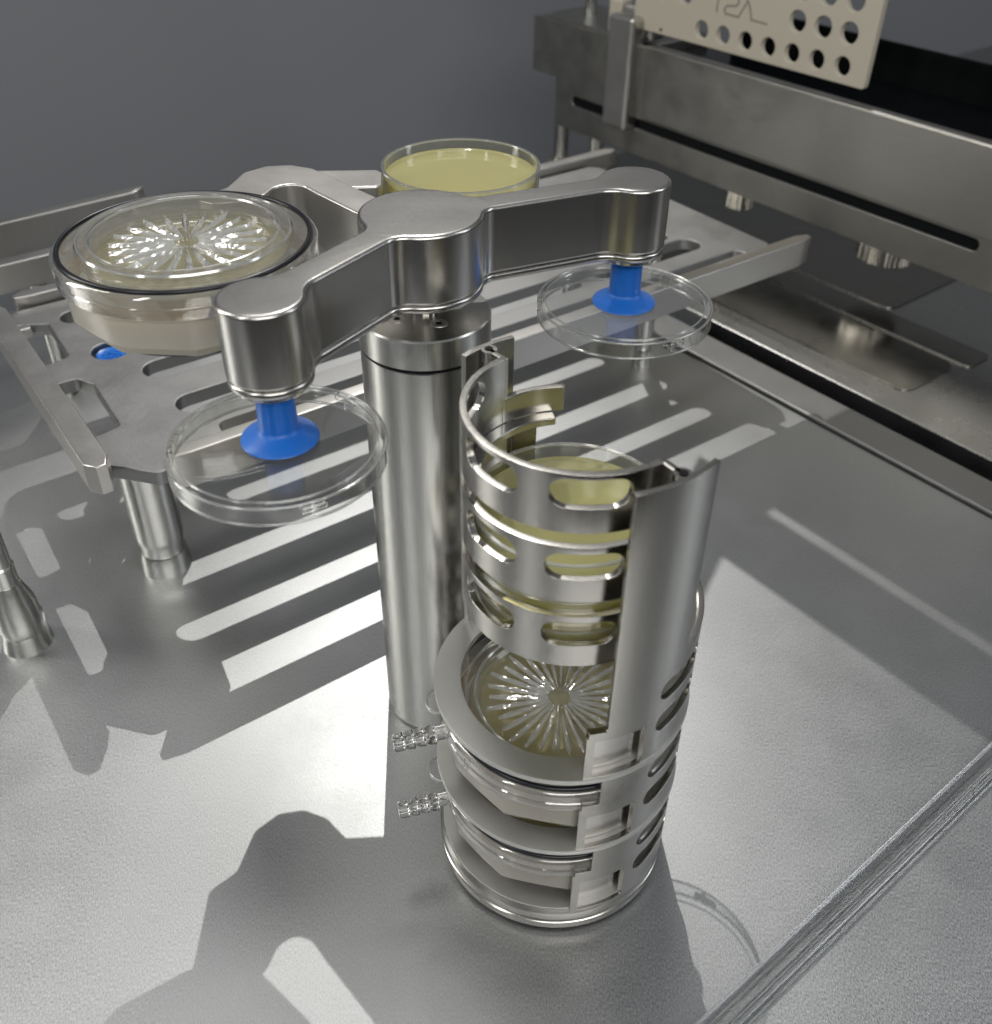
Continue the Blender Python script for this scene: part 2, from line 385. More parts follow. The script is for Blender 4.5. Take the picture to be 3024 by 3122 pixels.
# ================================================================== acrylic edge strip along the front of the table
es = empty('acrylic_strip', (150, -20, 0), 'clear acrylic strip running across the lower right corner of the steel table', 'strip')
P0 = Vector((264.7, 59.7)); P1 = Vector((64.8, -103.4)); dd = (P0-P1).normalized(); nn = Vector((dd.y, -dd.x))
def bar_between(a, b, wd, z0, z1):
    q = [a, b, b+nn*wd, a+nn*wd]; bm = bmesh.new()
    l = [bm.verts.new((p.x, p.y, z0)) for p in q]; h = [bm.verts.new((p.x, p.y, z1)) for p in q]
    bm.faces.new(l); bm.faces.new(h)
    for i in range(4): bm.faces.new((l[i], l[(i+1) % 4], h[(i+1) % 4], h[i]))
    for v in bm.verts: v.co -= Vector((150, -20, 0))
    return bm
finish('rail', bar_between(P1-dd*200, P0+dd*200, 10.5, .6, 7.5), 'glass', es, True, 2.0, 4, loc=(0, 0, 0))
finish('seam', bar_between(P1-dd*200+nn*4.6, P0+dd*200+nn*4.6, 1.0, .05, .55), 'dark_steel', es, False)
finish('lip', bar_between(P1-dd*200+nn*12.2, P0+dd*200+nn*12.2, 2.6, .05, 3.2), 'glass', es, True, .8, 2)

# ================================================================== rotary arm on its column
CX, CY_ = -66.0, 94.5
pa = empty('rotary_pick_arm', (CX, CY_, 0), 'two-ended brushed steel swing arm on a tall round column, holding lids on blue cups', 'robot arm')
finish('column', lathe([(0, 0), (29.4, 0), (30.6, 1.5), (30.6, 246), (30.2, 247), (0, 247)], 128), 'brush_v', pa, auto=30)
cap = finish('column_cap', lathe([(0, 247), (29.6, 247), (29.6, 248.2), (31.0, 248.6), (31.0, 262.3), (30.3, 263), (0, 263)], 128), 'brush_v', pa, auto=30)
finish('seal', lathe([(29.65, 246.6), (30.3, 246.6), (30.3, 248.6), (29.65, 248.6)], 128, closed=True), 'black', cap)
for i, a in enumerate((-60, -141, 20, 100)):
    px, py = 15*math.cos(D2R(a)), 15*math.sin(D2R(a))
    sc_ = finish('screw', lathe([(0, 0), (1.6, 0), (1.7, .25), (3.6, .3), (4.0, .2), (4.1, 0)], 6 if 0 else 32), 'satin', cap, loc=(px, py, 263))
    finish('socket', lathe([(0, 0), (1.6, 0), (1.6, .15), (0, .15)], 6), 'black', sc_, False, loc=(0, 0, .1))
finish('shaft', lathe([(0, 260), (6.2, 260), (6.2, 268), (5, 268.5), (5, 275), (0, 275)], 48), 'polish', pa)
# arm outline in plan (mm, about the column axis)
LB = Vector((-119.5-CX, 12.5-CY_)); RB = Vector((31.5-CX, 138.5-CY_))
RH, RBo, WW = 27.5, 17.0, 7.6
def arm_outline(grow=0):
    pts = []
    def lobe(c, R, aout, half, n=40, neck=None):
        res = []
        for i in range(n+1):
            a = aout-half+2*half*i/n; res.append((c[0]+(R+grow)*math.cos(a), c[1]+(R+grow)*math.sin(a)))
        return res
    def side(c, R, d, s, rf, W):
        """fillet between circle R at c and straight side at s*W of line from c along d"""
        W = W+grow; R = R+grow; rf = rf-grow
        nx = Vector((-d.y, d.x))*s
        h = W+rf; L = math.sqrt((R+rf)**2-h*h); fc = Vector(c)+d*L+nx*h
        a0 = math.atan2((Vector(c)-fc).y, (Vector(c)-fc).x); a1 = math.atan2((-nx).y, (-nx).x)
        da = (a1-a0+math.pi) % (2*math.pi)-math.pi
        return [(fc.x+rf*math.cos(a0+da*i/8), fc.y+rf*math.sin(a0+da*i/8)) for i in range(9)], math.atan2((fc-Vector(c)).y, (fc-Vector(c)).x)
    H = Vector((0, 0)); dL = LB.normalized(); dR = RB.normalized()
    def arc(c, R, a0, a1, n=36):
        da = (a1-a0) % (2*math.pi); return [(c[0]+(R+grow)*math.cos(a0+da*i/n), c[1]+(R+grow)*math.sin(a0+da*i/n)) for i in range(n+1)]
    # go counter clockwise: right web (right side) -> right boss -> right web left side -> hub top -> left web -> left boss -> back -> hub bottom
    f1, a1 = side(H, RH, dR, -1, 9, WW); f2, a2 = side(RB, RBo, -dR, 1, 14, WW)
    f3, a3 = side(RB, RBo, -dR, -1, 14, WW); f4, a4 = side(H, RH, dR, 1, 9, WW)
    g1, b1 = side(H, RH, dL, -1, 9, WW); g2, b2 = side(LB, RBo, -dL, 1, 14, WW)
    g3, b3 = side(LB, RBo, -dL, -1, 14, WW); g4, b4 = side(H, RH, dL, 1, 9, WW)
    pts += f1+f2[::-1]+arc(RB, RBo, a2, a3)+f3+f4[::-1]+arc(H, RH, a4, b1)+g1+g2[::-1]+arc(LB, RBo, b2, b3)+g3+g4[::-1]+arc(H, RH, b4, a1)
    out = [pts[0]]
    for p in pts[1:]:
        if math.hypot(p[0]-out[-1][0], p[1]-out[-1][1]) > .25: out.append(p)
    return out
arm = extrude('arm', [arm_outline()], 278.2, 310, 'brush_arm' if 'brush_arm' in M else 'brush_h', pa, 1.8)
extrude('arm_cover', [arm_outline(-.15)], 274.2, 278.0, 'brush_h', pa, 1.5)
for nm, c_ in (('L', LB), ('R', RB)):
    cup = finish('suction_cup', lathe([(0, 22.5), (7.6, 22.5), (7.9, 3.2), (8.5, 1.9), (9.8, .8), (12.5, -.7), (15.6, -2.6), (15.9, -3.4), (15.2, -3.9), (9, -2.5), (0, -2.5)], 64), 'blue', pa, loc=(c_.x, c_.y, 250.6 if nm == 'L' else 250.2), auto=50)
    finish('cup_seat', lathe([(0, 0), (13.6, 0), (14.4, .8), (14.4, 3), (0, 3)], 64), 'polish', pa, loc=(c_.x, c_.y, 271.6), auto=30)

def petri_lid(label, loc, R=44.2, tilt=(0, 0)):
    t_ = empty('clear_cover', loc, label, 'dish cover', 'clear lids hanging from the blue cups')
    t_.rotation_euler = (D2R(tilt[0]), D2R(tilt[1]), 0)
    finish('lid_top', lathe([(0, -1.1), (R-1.4, -1.1), (R-1.4, 0), (0, 0)], 128), 'clear', t_, auto=30)
    finish('lid_rim', lathe([(R-1.35, -8.2), (R, -8.2), (R+.1, -7.7), (R, -.5), (R-.5, 0), (R-1.35, 0)], 128, closed=True), 'clear', t_, auto=30)
    for zz, rr in ((-8.0, R-.6), (-.2, R-.35)):
        finish('rim_edge', lathe([(rr+.62*math.cos(q*math.pi/3), zz+.62*math.sin(q*math.pi/3)) for q in range(6)], 160, closed=True), 'clear_edge', t_, auto=70)
    finish('stacking_ridge', lathe([(R-4.0, 0), (R-4.0, .7), (R-3.4, .7), (R-3.4, 0)], 128, closed=True), 'clear_edge', t_, auto=30)
    for a in (-62, 58, 178):
        bm = bmesh.new()
        for dx in (-4.5, 0, 4.5):
            m_ = Matrix.Rotation(D2R(a+dx*1.4), 4, 'Z'); q = box(R-2.4, R+.3, -.35, .35, -3.4 if dx else -7, -1.4)
            for v in q.verts: v.co = m_ @ v.co
            me_ = bpy.data.meshes.new('tmp'); q.to_mesh(me_); q.free(); bm.from_mesh(me_); bpy.data.meshes.remove(me_)
        for q in (box(R-2.0, R+.3, -5, 5, -4.1, -3.4),):
            m_ = Matrix.Rotation(D2R(a), 4, 'Z')
            for v in q.verts: v.co = m_ @ v.co
            me_ = bpy.data.meshes.new('tmp'); q.to_mesh(me_); q.free(); bm.from_mesh(me_); bpy.data.meshes.remove(me_)
        finish('vent_rib', bm, 'glass', t_, False)
    return t_
petri_lid('clear round dish lid under the blue cup of the near left end of the arm', (-120.5, 10.5, 246.3))
petri_lid('clear round dish lid under the blue cup of the far right end of the arm', (32.2, 139.5, 246.0))

# ================================================================== magazine of dishes and samplers
mg = empty('dish_magazine', (0, 0, 0), 'tall open steel magazine of slotted bands and round shelves, holding dishes and samplers', 'dish rack')
finish('foot_ring', lathe([(0, 0), (56.5, 0), (57.5, 1), (57.5, 3), (0, 3)], 128), 'rubber', mg, auto=30)
finish('base_ring', lathe([(0, 2.6), (58.3, 2.6), (59.3, 3.4), (59.3, 7.6), (58.6, 8.2), (57.4, 8.6), (57.4, 9.6), (58.6, 10), (59.3, 10.6), (59.3, 14.6), (58.9, 15.2), (58, 18), (0, 18)], 160), 'mag', mg, auto=30)
LEV = (18, 70, 122)
finish('shelf', ring(57.6, 20, 17.9, 18.6, 128), 'shelf', mg, bevel=.2, auto=30)
for L_ in LEV[1:]:
    finish('shelf', ring(60, 47.3, L_-3, L_, 160), 'shelf', mg, bevel=.4, auto=30)
finish('upper_shelf', ring(58.6, 41, 172.5, 175.5, 96, a0=-44, a1=34), 'mag', mg, bevel=.4, auto=30)
holes = [('r', -83.6, -75.2, 50.3, 67), ('r', -83.6, -75.2, 102, 119), ('r', -83.6, -75.2, 151, 280), ('r', -37.4, 116, 178, 280), ('r', 40, 110, 152, 180),
         ('r', -84.5, -82.6, 47.5, 50.4), ('r', -84.5, -82.6, 99.2, 102.1), ('r', -84.5, -82.6, 148.2, 151.1)]
for L_ in LEV:
    holes.append(('r', -80, -57, L_+.4, L_+24))
    for c_ in (-33, 19, 71, 123):
        for dz in (20, 40): holes.append(('s', c_, 18.5 if c_ != 123 else 14, L_+dz, 6.0))
wall('outer_shell', 57.9, 2.6, -83.6, 142.4, 16, 273, holes, 'mag', mg)
for L_ in LEV:
    wall('pocket_panel', 53.6, 1.2, -82.5, -55.0, L_+.2, L_+25.4, [], 'brush_h', mg, bevel=0)
holes = [('r', -168, -55.5, 240.2, 247), ('r', -168, -55.5, 205.2, 213), ('r', -229, -55.5+.01, 170, 178)]
for zc in (264.6, 230.7, 195.8):
    for c_ in (-88.3, -140.3, -193): holes.append(('s', c_, 19, zc, 6.3))
wall('slotted_band', 44.8, 3.0, -229, -52.6, 178, 273, holes[:2]+holes[3:], 'mag', mg, bevel=.3)
# radial webs joining the slotted bands to the outer shell
for a in (-53.2, 130.6):
    m_ = Matrix.Rotation(D2R(a), 4, 'Z'); q = box(43.6, 57.2, -1.5, 1.5, 178.2, 272.8)
    for v in q.verts: v.co = m_ @ v.co
    wb_ = finish('web', q, 'mag', mg, bevel=.5)
    finish('screw_hole', lathe([(0, 0), (1.7, 0), (1.7, .25), (0, .25)], 24), 'black', wb_, False, loc=(54.6*math.cos(D2R(a)), 54.6*math.sin(D2R(a)), 272.95))
    finish('hole_boss', lathe([(0, 0), (3.4, 0), (3.4, 94.6), (0, 94.6)], 32), 'mag', wb_, loc=(54.4*math.cos(D2R(a)), 54.4*math.sin(D2R(a)), 178.2))
wall('rear_wing', 44.8, 3.0, 94, 134, 242, 254, [], 'mag', mg, bevel=.5)
finish('wing_ledge', ring(43.2, 37.5, 238.5, 242, 60, a0=100, a1=184), 'mag', mg, bevel=.5)
wall('rear_rail', 57.9, 2.6, 104, 115.6, 178, 236, [('r', 103, 108, 176, 205)], 'mag', mg, bevel=.4)
wall('inner_rear_band', 47.5, 2.2, 84, 128, 178, 205, [], 'mag', mg, bevel=.4)

def copy_tree(o, parent=None):
    c = o.copy(); COL.objects.link(c)
    if parent is not None: c.parent = parent
    for ch in list(o.children): copy_tree(ch, c)
    return c
def make_dish(loc, label, R=43.0, group=None, lid=True, fill=7.5, h=14, gel='agar'):
    t_ = empty('petri_dish', loc, label, 'petri dish', group)
    finish('dish_base', lathe([(0, 0), (R-.6, 0), (R, .6), (R, h), (R-1.1, h), (R-1.1, 1.2), (0, 1.2)], 128), 'clear', t_, auto=30)
    finish('dish_rim', lathe([(R-1.3, h), (R+.25, h), (R+.25, h+.9), (R-1.3, h+.9)], 128, closed=True), 'clear_edge', t_, auto=30)
    finish('agar', lathe([(0, 1.4), (R-1.5, 1.4), (R-1.4, fill+.9), (R-3.2, fill), (0, fill)], 128), gel, t_, auto=50)
    if lid:
        l_ = finish('dish_lid', lathe([(0, h+1.6), (R+.4, h+1.6), (R+.4, h+.6), (R+.9, h+.6), (R+1.4, h+1.2), (R+1.4, h+2.4), (R+.8, h+2.9), (0, h+2.9)], 128), 'clear', t_, auto=30)
        finish('lid_skirt', lathe([(R+.9, h-6), (R+1.6, h-6), (R+1.5, h+1), (R+.9, h+1)], 128, closed=True), 'clear_edge', l_, auto=30)
        finish('lid_ridge', lathe([(R-3.6, h+2.9), (R-3.6, h+3.7), (R-3, h+3.7), (R-3, h+2.9)], 128, closed=True), 'clear_edge', l_, auto=30)
    return t_
DG = 'yellow agar dishes stacked behind the slotted bands'
d0 = make_dish((-.5, 0, 176), 'bottom yellow agar dish of the three behind the slotted bands, level with the lowest band', 41.2, DG, False, 10, 14.6)
for i, lb in ((1, 'middle yellow agar dish of the three behind the slotted bands'),):
    c_ = copy_tree(d0); c_.location.z += 16.4*SC*i; c_['label'] = lb
make_dish((-.8, 2, 208.8), 'top agar dish of the magazine stack, its clear round rim showing above the steel band', 41.2, DG, False, 9, 15.5)

# ---- sampler heads
def make_sampler(loc, label, rz=0, barb=True, ns=22, wide=1.0, seed=3, group='round sampler heads with starburst slits'):
    t_ = empty('air_sampler_head', loc, label, 'air sampler', group, rz)
    finish('bottom_disc', lathe([(0, 0), (44.5, 0), (46.5, 1.2), (46.5, 2.6), (0, 2.6)], 128), 'smoke', t_, auto=30)
    # ten-sided frosted bowl
    bm = bmesh.new(); prof = [(44.5, 2.8), (50.5, 4.0), (52.8, 8), (54.2, 22.5)]
    rings = []
    for ri, (r, z) in enumerate(prof):
        rg = []
        for i in range(120):
            a = 2*math.pi*i/120; seg_ = math.pi/5; q = (a+.2) % seg_-seg_/2
            polyR = r*math.cos(seg_/2)/math.cos(q)*1.035
            kk = (1.0, 1.0, .75, .0)[ri]; rr = polyR*kk+r*(1-kk); rg.append(bm.verts.new((rr*math.cos(a), rr*math.sin(a), z)))
        rings.append(rg)
    for A, B in zip(rings[:-1], rings[1:]):
        for j in range(120): bm.faces.new((A[j], A[(j+1) % 120], B[(j+1) % 120], B[j]))
    bm.faces.new(rings[0][::-1])
    finish('frosted_bowl', bm, 'frost', t_, auto=14)
    finish('amber_rim', lathe([(50.2, 17), (50.8, 17), (51.3, 25), (50.7, 25)], 128, closed=True), 'amber', t_)
    fl_ = finish('flange', lathe([(53.4, 22.6), (55.6, 22.6), (56.6, 23.6), (56.8, 27.8), (56.2, 28.4), (56.8, 29), (57.0, 33.2), (56.2, 34.4), (55.4, 34.8), (53.4, 33.6)], 160, closed=True), 'clearbase', t_, auto=28)
    finish('o_ring', lathe([(53.7+1.2*math.cos(a*math.pi/4), 35.0+1.2*math.sin(a*math.pi/4)) for a in range(8)], 160, closed=True), 'rubber', t_, auto=60)
    li = finish('lid', lathe([(46.3, 33.2), (52.6, 33.2), (52.9, 34.0), (52.6, 34.7), (46.6, 34.5), (46.0, 34.9), (45.8, 37.6), (45.4, 38.0), (40.9, 38.0), (40.4, 37.6), (39.6, 34.5), (37.6, 33.2), (37.6, 32.0), (46.3, 32.0)], 160, closed=True), 'milky', t_, auto=26)
    finish('lid_floor', lathe([(0, 31.2), (37.8, 31.2), (37.8, 32.2), (0, 32.2)], 128), 'clear', li, auto=30)
    finish('lid_edge', lathe([(44.7, 38.0), (45.6, 37.4), (46.2, 37.8), (45.7, 38.7), (44.9, 38.7)], 160, closed=True), 'clear_edge', li)
    finish('lid_inner_edge', lathe([(40.1, 37.6), (40.9, 38.0), (41.2, 38.5), (40.3, 38.7), (39.7, 38.1)], 160, closed=True), 'clear_edge', li)
    # starburst of moulded slits
    bm = bmesh.new()
    rnd = random.Random(seed)
    for i in range(ns):
        a = 2*math.pi*i/ns; d = Vector((math.cos(a), math.sin(a), 0)); s = Vector((-d.y, d.x, 0)); L0 = 5.2+rnd.random()*.6; L1 = 32+rnd.random()*4.5
        K = 9; prev = None
        for j in range(K+1):
            u = j/K; r = L0+(L1-L0)*u; hw = .4+1.25*wide*math.sin(min(1, u*1.25)*math.pi*.5)*(1-max(0, (u-.72)/.28)**2*.98)
            jit = (.35 if j % 2 else -.15)*rnd.random()
            p = d*r; q = [bm.verts.new(p-s*hw+Vector((0, 0, 32.3))), bm.verts.new(p-s*hw*.35+Vector((0, 0, 33.9+jit))), bm.verts.new(p+s*hw*.35+Vector((0, 0, 33.6-jit))), bm.verts.new(p+s*hw+Vector((0, 0, 32.3)))]
            if prev:
                for k_ in range(3): bm.faces.new((prev[k_], prev[k_+1], q[k_+1], q[k_]))
                bm.faces.new((prev[3], prev[0], q[0], q[3]))
            else: bm.faces.new(q)
            prev = q
        bm.faces.new(prev[::-1])
    finish('starburst_slits', bm, 'slit', li, False)
    finish('agar', lathe([(0, 18), (42.5, 18), (42.8, 26.6), (41, 25.6), (0, 25.6)], 96), 'agar2', t_, auto=50)
    finish('inner_dish', lathe([(43.0, 16.5), (43.8, 16.5), (44.0, 30.5), (43.2, 30.5)], 128, closed=True), 'clear_edge', t_, auto=30)
    if barb:
        pr = [(0, 0), (3.3, 0), (3.3, 6.5), (4.6, 7.2), (4.5, 9.6), (3.7, 11.6), (4.6, 12.2), (4.5, 14.6), (3.7, 16.6), (4.6, 17.2), (4.5, 19.6), (3.7, 21.6), (4.4, 22.2), (4.2, 26), (3.6, 27), (1.7, 27), (1.7, 10), (0, 10)]
        bm = lathe_x(pr, 32); m_ = Matrix.Translation((54.8, 0, 27)); 
        for v in bm.verts: v.co = m_ @ v.co
        m2 = Matrix.Rotation(D2R(-163), 4, 'Z')
        for v in bm.verts: v.co = m2 @ v.co
        finish('hose_barb', bm, 'glass', t_, auto=30)
        bm = ring(8.2, 6.9, 0, 2.2, 40); 
        bm2 = bm; m2 = Matrix.Translation((-58.0, -2, 31)) @ Matrix.Scale(.8, 4, (1, 0, 0))
        for v in bm2.verts: v.co = m2 @ v.co
        finish('lift_tab', bm2, 'clear_edge', t_, bevel=.3)
    return t_
s2 = make_sampler((0, 0, 73), 'upper sampler head in the steel magazine, starburst seen through the round shelf opening', ns=30, wide=.7, seed=11)
s1 = copy_tree(s2); s1.location.z = 21*SC; s1['label'] = 'lower sampler head in the steel magazine, just above the round base'
s0 = make_sampler((-173, 104, 257.5), 'round sampler head held high above the slotted tray at left, starburst lid facing up', rz=8, barb=False)
s0.scale = (1.03, 1.03, 1.0)

# ================================================================== carrier fork behind, with the open dish
fk = empty('carrier_fork', (-62, 146, 0), 'thick satin steel fork behind the arm, curving around the sampler head at left', 'carrier')
def rel(pts, o): return [(p[0]-o[0], p[1]-o[1]) for p in pts]
FO = (-62, 146)
fpts = [(-190, 172), (-174.7, 186), (-170.4, 209), (-160, 219.5), (-147, 222), (-134.2, 217), (-118.5, 201), (-80, 160), (-50, 160), (-50, 128), (-78, 128), (-101.6, 154), (-125.5, 180), (-134.5, 190.5), (-142.2, 193), (-149.4, 188), (-152, 178), (-158, 168), (-175, 163)]
extrude('fork', [rounded(rel(fpts, FO), 7, 5)], 240, 285, 'satin', fk, 1.2)
apts = [(-136, 190), (-134, 215.5), (-99.5, 218), (-95.6, 214), (-94, 196), (-96.5, 192.5), (-112, 191)]
extrude('side_bracket', [rounded(rel(apts, FO), 2.5, 4)], 252, 284.2, 'satin', fk, 1.0)
finish('post', lathe([(0, 0), (9, 0), (9, 240), (0, 240)], 48), 'brush_v', fk)
finish('clip', box(-34, -26, 52, 66, 262, 271), 'polish', fk, False, .6)
od = make_dish((-53.5, 224, 268), 'open dish of yellow agar behind the hub of the swing arm', 43.6, None, False, 11.5, 17, 'agar_open')
# slim round rest under the dish
finish('dish_rest', lathe([(0, 262), (30, 262), (30, 267.8), (0, 267.8)], 64), 'satin', fk, loc=(8.5, 78, 0))
finish('rest_arm', box(2, 18, 0, 70, 256, 262), 'satin', fk, False, 1)

# ================================================================== slotted tray on legs
TO = (-229.6, 167.6); HZ = 130
tr = empty('slotted_tray', (*TO, 0), 'large slotted steel tray on legs behind the column, with handle bars along its edges', 'tray', rz=E1)
HD = 118
out = [(-31, 24), (-9, -1.8), (38, -1.8), (43, 30), (520, 30), (526, 14), (548, 14), (556, 24), (556, 254), (548, 262), (-23, 262), (-31, 254)]
hol = [stadium(40, 493, 62, 12), stadium(38, 493, 117, 12.5), stadium(12, 46, 229, 10.5), circle_pts(17, 162, 13), circle_pts(485, 88, 7),
       stadium(125, 475, 180, 11), rounded([(-29.5, 58), (-10, 62), (-8, 122), (-15, 136), (-29.5, 136)], 4), rounded([(-29.5, 166), (-10, 170), (-8, 228), (-29.5, 240)], 4)]
extrude('deck', [rounded(out, 6, 4)]+hol, HD-10, HD, 'tray', tr, 1.1)
def hbar(name, p, q, wd, z0, z1, tip=10):
    p = Vector(p); q = Vector(q); d = (q-p).normalized(); n = Vector((-d.y, d.x))*wd/2
    pts = [p+n*.3, p+d*tip*.8+n, q-d*tip*.8+n, q+n*.3, q-n*.5, q-d*tip-n, p+d*tip-n, p-n*.5]
    return extrude(name, [[(a.x, a.y) for a in pts][::-1]], z0, z1, 'satin', tr, 1.2)
hbar('handle_bar', (-39, 3), (-39, 250), 15.5, HZ-18, HZ+2.5)
hbar('handle_bar', (-4, -8), (570, -6), 12, HZ-22, HZ+2.6, 14)
hbar('handle_bar', (-20, 272), (590, 272), 13, HZ-20, HZ-4)
for q in ((-40, 30), (-40, 132), (-40, 232)):
    finish('standoff', lathe([(0, HZ-28), (4.5, HZ-28), (4.5, HZ-16), (0, HZ-16)], 24), 'polish', tr, loc=(q[0], q[1], 0))
for u_c in (532,):
    finish('spacer', box(u_c-5, u_c+5, -1, 32, HD-9.5, HD-.5), 'satin', tr, False, 1)
for v_c in (44, 150, 236):
    finish('spacer', box(-35, -20, v_c-6, v_c+6, HD-9, HD-.6), 'satin', tr, False, 1)
for (u_c, v_c, R_, rb) in ((-4, 57, 16.5, 17.5), (470, 78, 8, 9), (500, 220, 10, 11), (30, 220, 12, 14)):
    finish('leg', lathe([(0, 0), (rb, 0), (rb-.8, 10), (rb-1.6, 15), (rb-2.6, 16.5), (rb-2.4, 24), (rb-1.6, 26), (R_, 31), (R_, HD-9.5), (0, HD-9.5)], 64), 'brush_v', tr, loc=(u_c, v_c, 0), auto=20)
# blue cup seen through the round opening
c36, s36 = math.cos(D2R(36)), math.sin(D2R(36))
bc = empty('suction_cup', (TO[0]+17*c36-162*s36, TO[1]+17*s36+162*c36, 0), 'blue rubber cup sunk in a round opening of the slotted tray', 'suction cup')
ZC = HD-15
finish('cup_disc', lathe([(0, ZC), (11.2, ZC), (11.2, ZC+11), (10.4, ZC+12), (8, ZC+11.2), (0, ZC+10.6)], 48), 'blue_emb', bc, auto=40)
bm = bmesh.new()
for i in range(7):
    a = i*51.4; ri = 5.0
    tube([(ri*math.cos(D2R(a))+2.0*math.cos(D2R(q*45)), ri*math.sin(D2R(a))+2.0*math.sin(D2R(q*45)), ZC+11.3) for q in range(9)], .4, 6, bm)
tube([(2.2*math.cos(D2R(q*30)), 2.2*math.sin(D2R(q*30)), ZC+11.2) for q in range(13)], .4, 6, bm)
finish('embossed_rings', bm, 'blue_emb', bc)
finish('cup_stem', lathe([(0, 0), (8, 0), (8, ZC), (0, ZC)], 32), 'satin', bc)

# ---- tapered foot at the left frame edge
lg = empty('tapered_post', (-336, 134, 0), 'turned steel post with a flared foot at the left edge of the table', 'post')
finish('foot', lathe([(0, 0), (15.8, 0), (15.2, 3), (13.6, 11), (13.4, 13), (14.2, 15), (14.4, 22), (13.6, 25), (13.0, 36), (9.5, 48), (8.4, 52), (0, 52)], 96), 'brush_v', lg, auto=16)
finish('stem', lathe([(0, 52), (8.2, 52), (8.2, 66), (7.4, 67), (7.4, 88), (4.5, 95), (4.5, 112), (0, 112)], 64), 'brush_v', lg, auto=20)

# ---- two rails beyond the tray at the left
def far_rail(name, p, q, wd, z0, z1, label):
    p = Vector(p); q = Vector(q); c_ = (p+q)/2; d = (q-p).normalized(); n = Vector((-d.y, d.x))*wd/2
    e_ = empty(name, (c_.x, c_.y, 0), label, 'rail', 'steel rails beyond the slotted tray')
    pts = [p-n*.8, q-d*14-n, q+n*.2, q-d*6+n, p+n]
    extrude('bar', [[(a.x-c_.x, a.y-c_.y) for a in pts]], z0, z1, 'satin', e_, 1.2)
    for k_ in (.15, .8):
        a = p+(q-p)*k_-c_; finish('leg', lathe([(0, 0), (8, 0), (8, z0), (0, z0)], 24), 'brush_v', e_, loc=(a.x, a.y, 0))
    return e_
far_rail('steel_rail', (-800, 232), (-368, 597), 14, 92, 130, 'outermost steel rail at far left, its pointed end against the grey backdrop')
far_rail('steel_rail', (-760, 176), (-330, 508), 14, 106, 130, 'low steel rail between the slotted tray and the outermost rail')

# ================================================================== gantry beam at upper right
G0 = (49, 1020)
gb = empty('gantry_beam', (*G0, 0), 'dark brushed steel beam on round posts crossing the upper right, with a long black slot', 'beam', rz=EB)
def gbox(name, s0, s1, d0, d1, z0, z1, mat, par=None, bev=1.0, sm=False): return finish(name, box(s0, s1, d0, d1, z0, z1), mat, par or gb, sm, bev)
# front face: plates around the long slot (extruded in the s,z plane)
def gface(name, loops, d0, d1, mat, bev=.8):
    o = extrude(name, loops, 0, d1-d0, mat, gb, bev, rot=(D2R(90), 0, 0)); o.location = (0, d1*SC, 0); return o
def srect(x0, x1, y0, y1): return [(x0, y0), (x1, y0), (x1, y1), (x0, y1)]
face = [(-14, 59.5), (760, 59.5), (760, 112), (140, 112), (140, 186), (-63, 186), (-63, 143.5), (-16.5, 143.5)]
gface('front_face', [rounded(face, 1.5, 2), rounded(srect(18, 589, 91.5, 103.5), 5.8, 6)], 0, 4.5, 'dark_steel')
gface('end_block', [rounded([(-66, 143), (-66, 118.5), (-18, 118.5), (-18, 143)], 1.5, 2)], 2, 40, 'dark_steel')
gbox('slot_back', 0, 760, 4.8, 8, 70, 112, 'black', bev=0)
gbox('body', -13, 760, 8.3, 12.3, 60, 111.8, 'dark_steel', bev=0)
gbox('upper_panel', 140.5, 760, -3, 12, 106, 188, 'dark_steel', bev=2.0)
gbox('rear_block', -63, 138, 12.5, 110, 120, 186, 'dark_steel', bev=2)
gbox('recess', 141, 760, 12.5, 150, 120, 172, 'blackgloss', bev=1)
gbox('rear_rail', 141, 760, 150.5, 156, 120, 212, 'black', bev=1)
for (s_, d_, R_, z_) in ((-25, 22, 10.5, 118), (22, 45, 10, 120), (735, 45, 10, 110)):
    p_ = finish('post', lathe([(0, 0), (R_, 0), (R_, z_), (0, z_)], 48), 'brush_v', gb, loc=(s_, d_, 0))
    finish('post_flange', lathe([(0, 0), (R_+10, 0), (R_+10, 5), (R_+7, 7), (0, 7)], 48), 'polish', p_)
finish('upper_post', lathe([(0, 186), (7.5, 186), (7.5, 336), (0, 336)], 32), 'brush_v', gb, loc=(-22, 60, 0))
cl = gbox('clamp', 90, 131, -16, 6, 89, 216, 'satin', bev=4)
gbox('clamp_head', 90, 140, 6.3, 30, 190, 222, 'satin', cl, bev=4)
gbox('holder_pad', 68, 89, 5, 24, 190, 226, 'plate', bev=2)
gbox('top_rail', -63, 760, 8, 40, 337, 399, 'dark_steel', bev=2)  # unseen bar added above the frame to throw shade on the table
gbox('end_frame', 590, 640, 20, 60, 188, 337, 'dark_steel', bev=2)
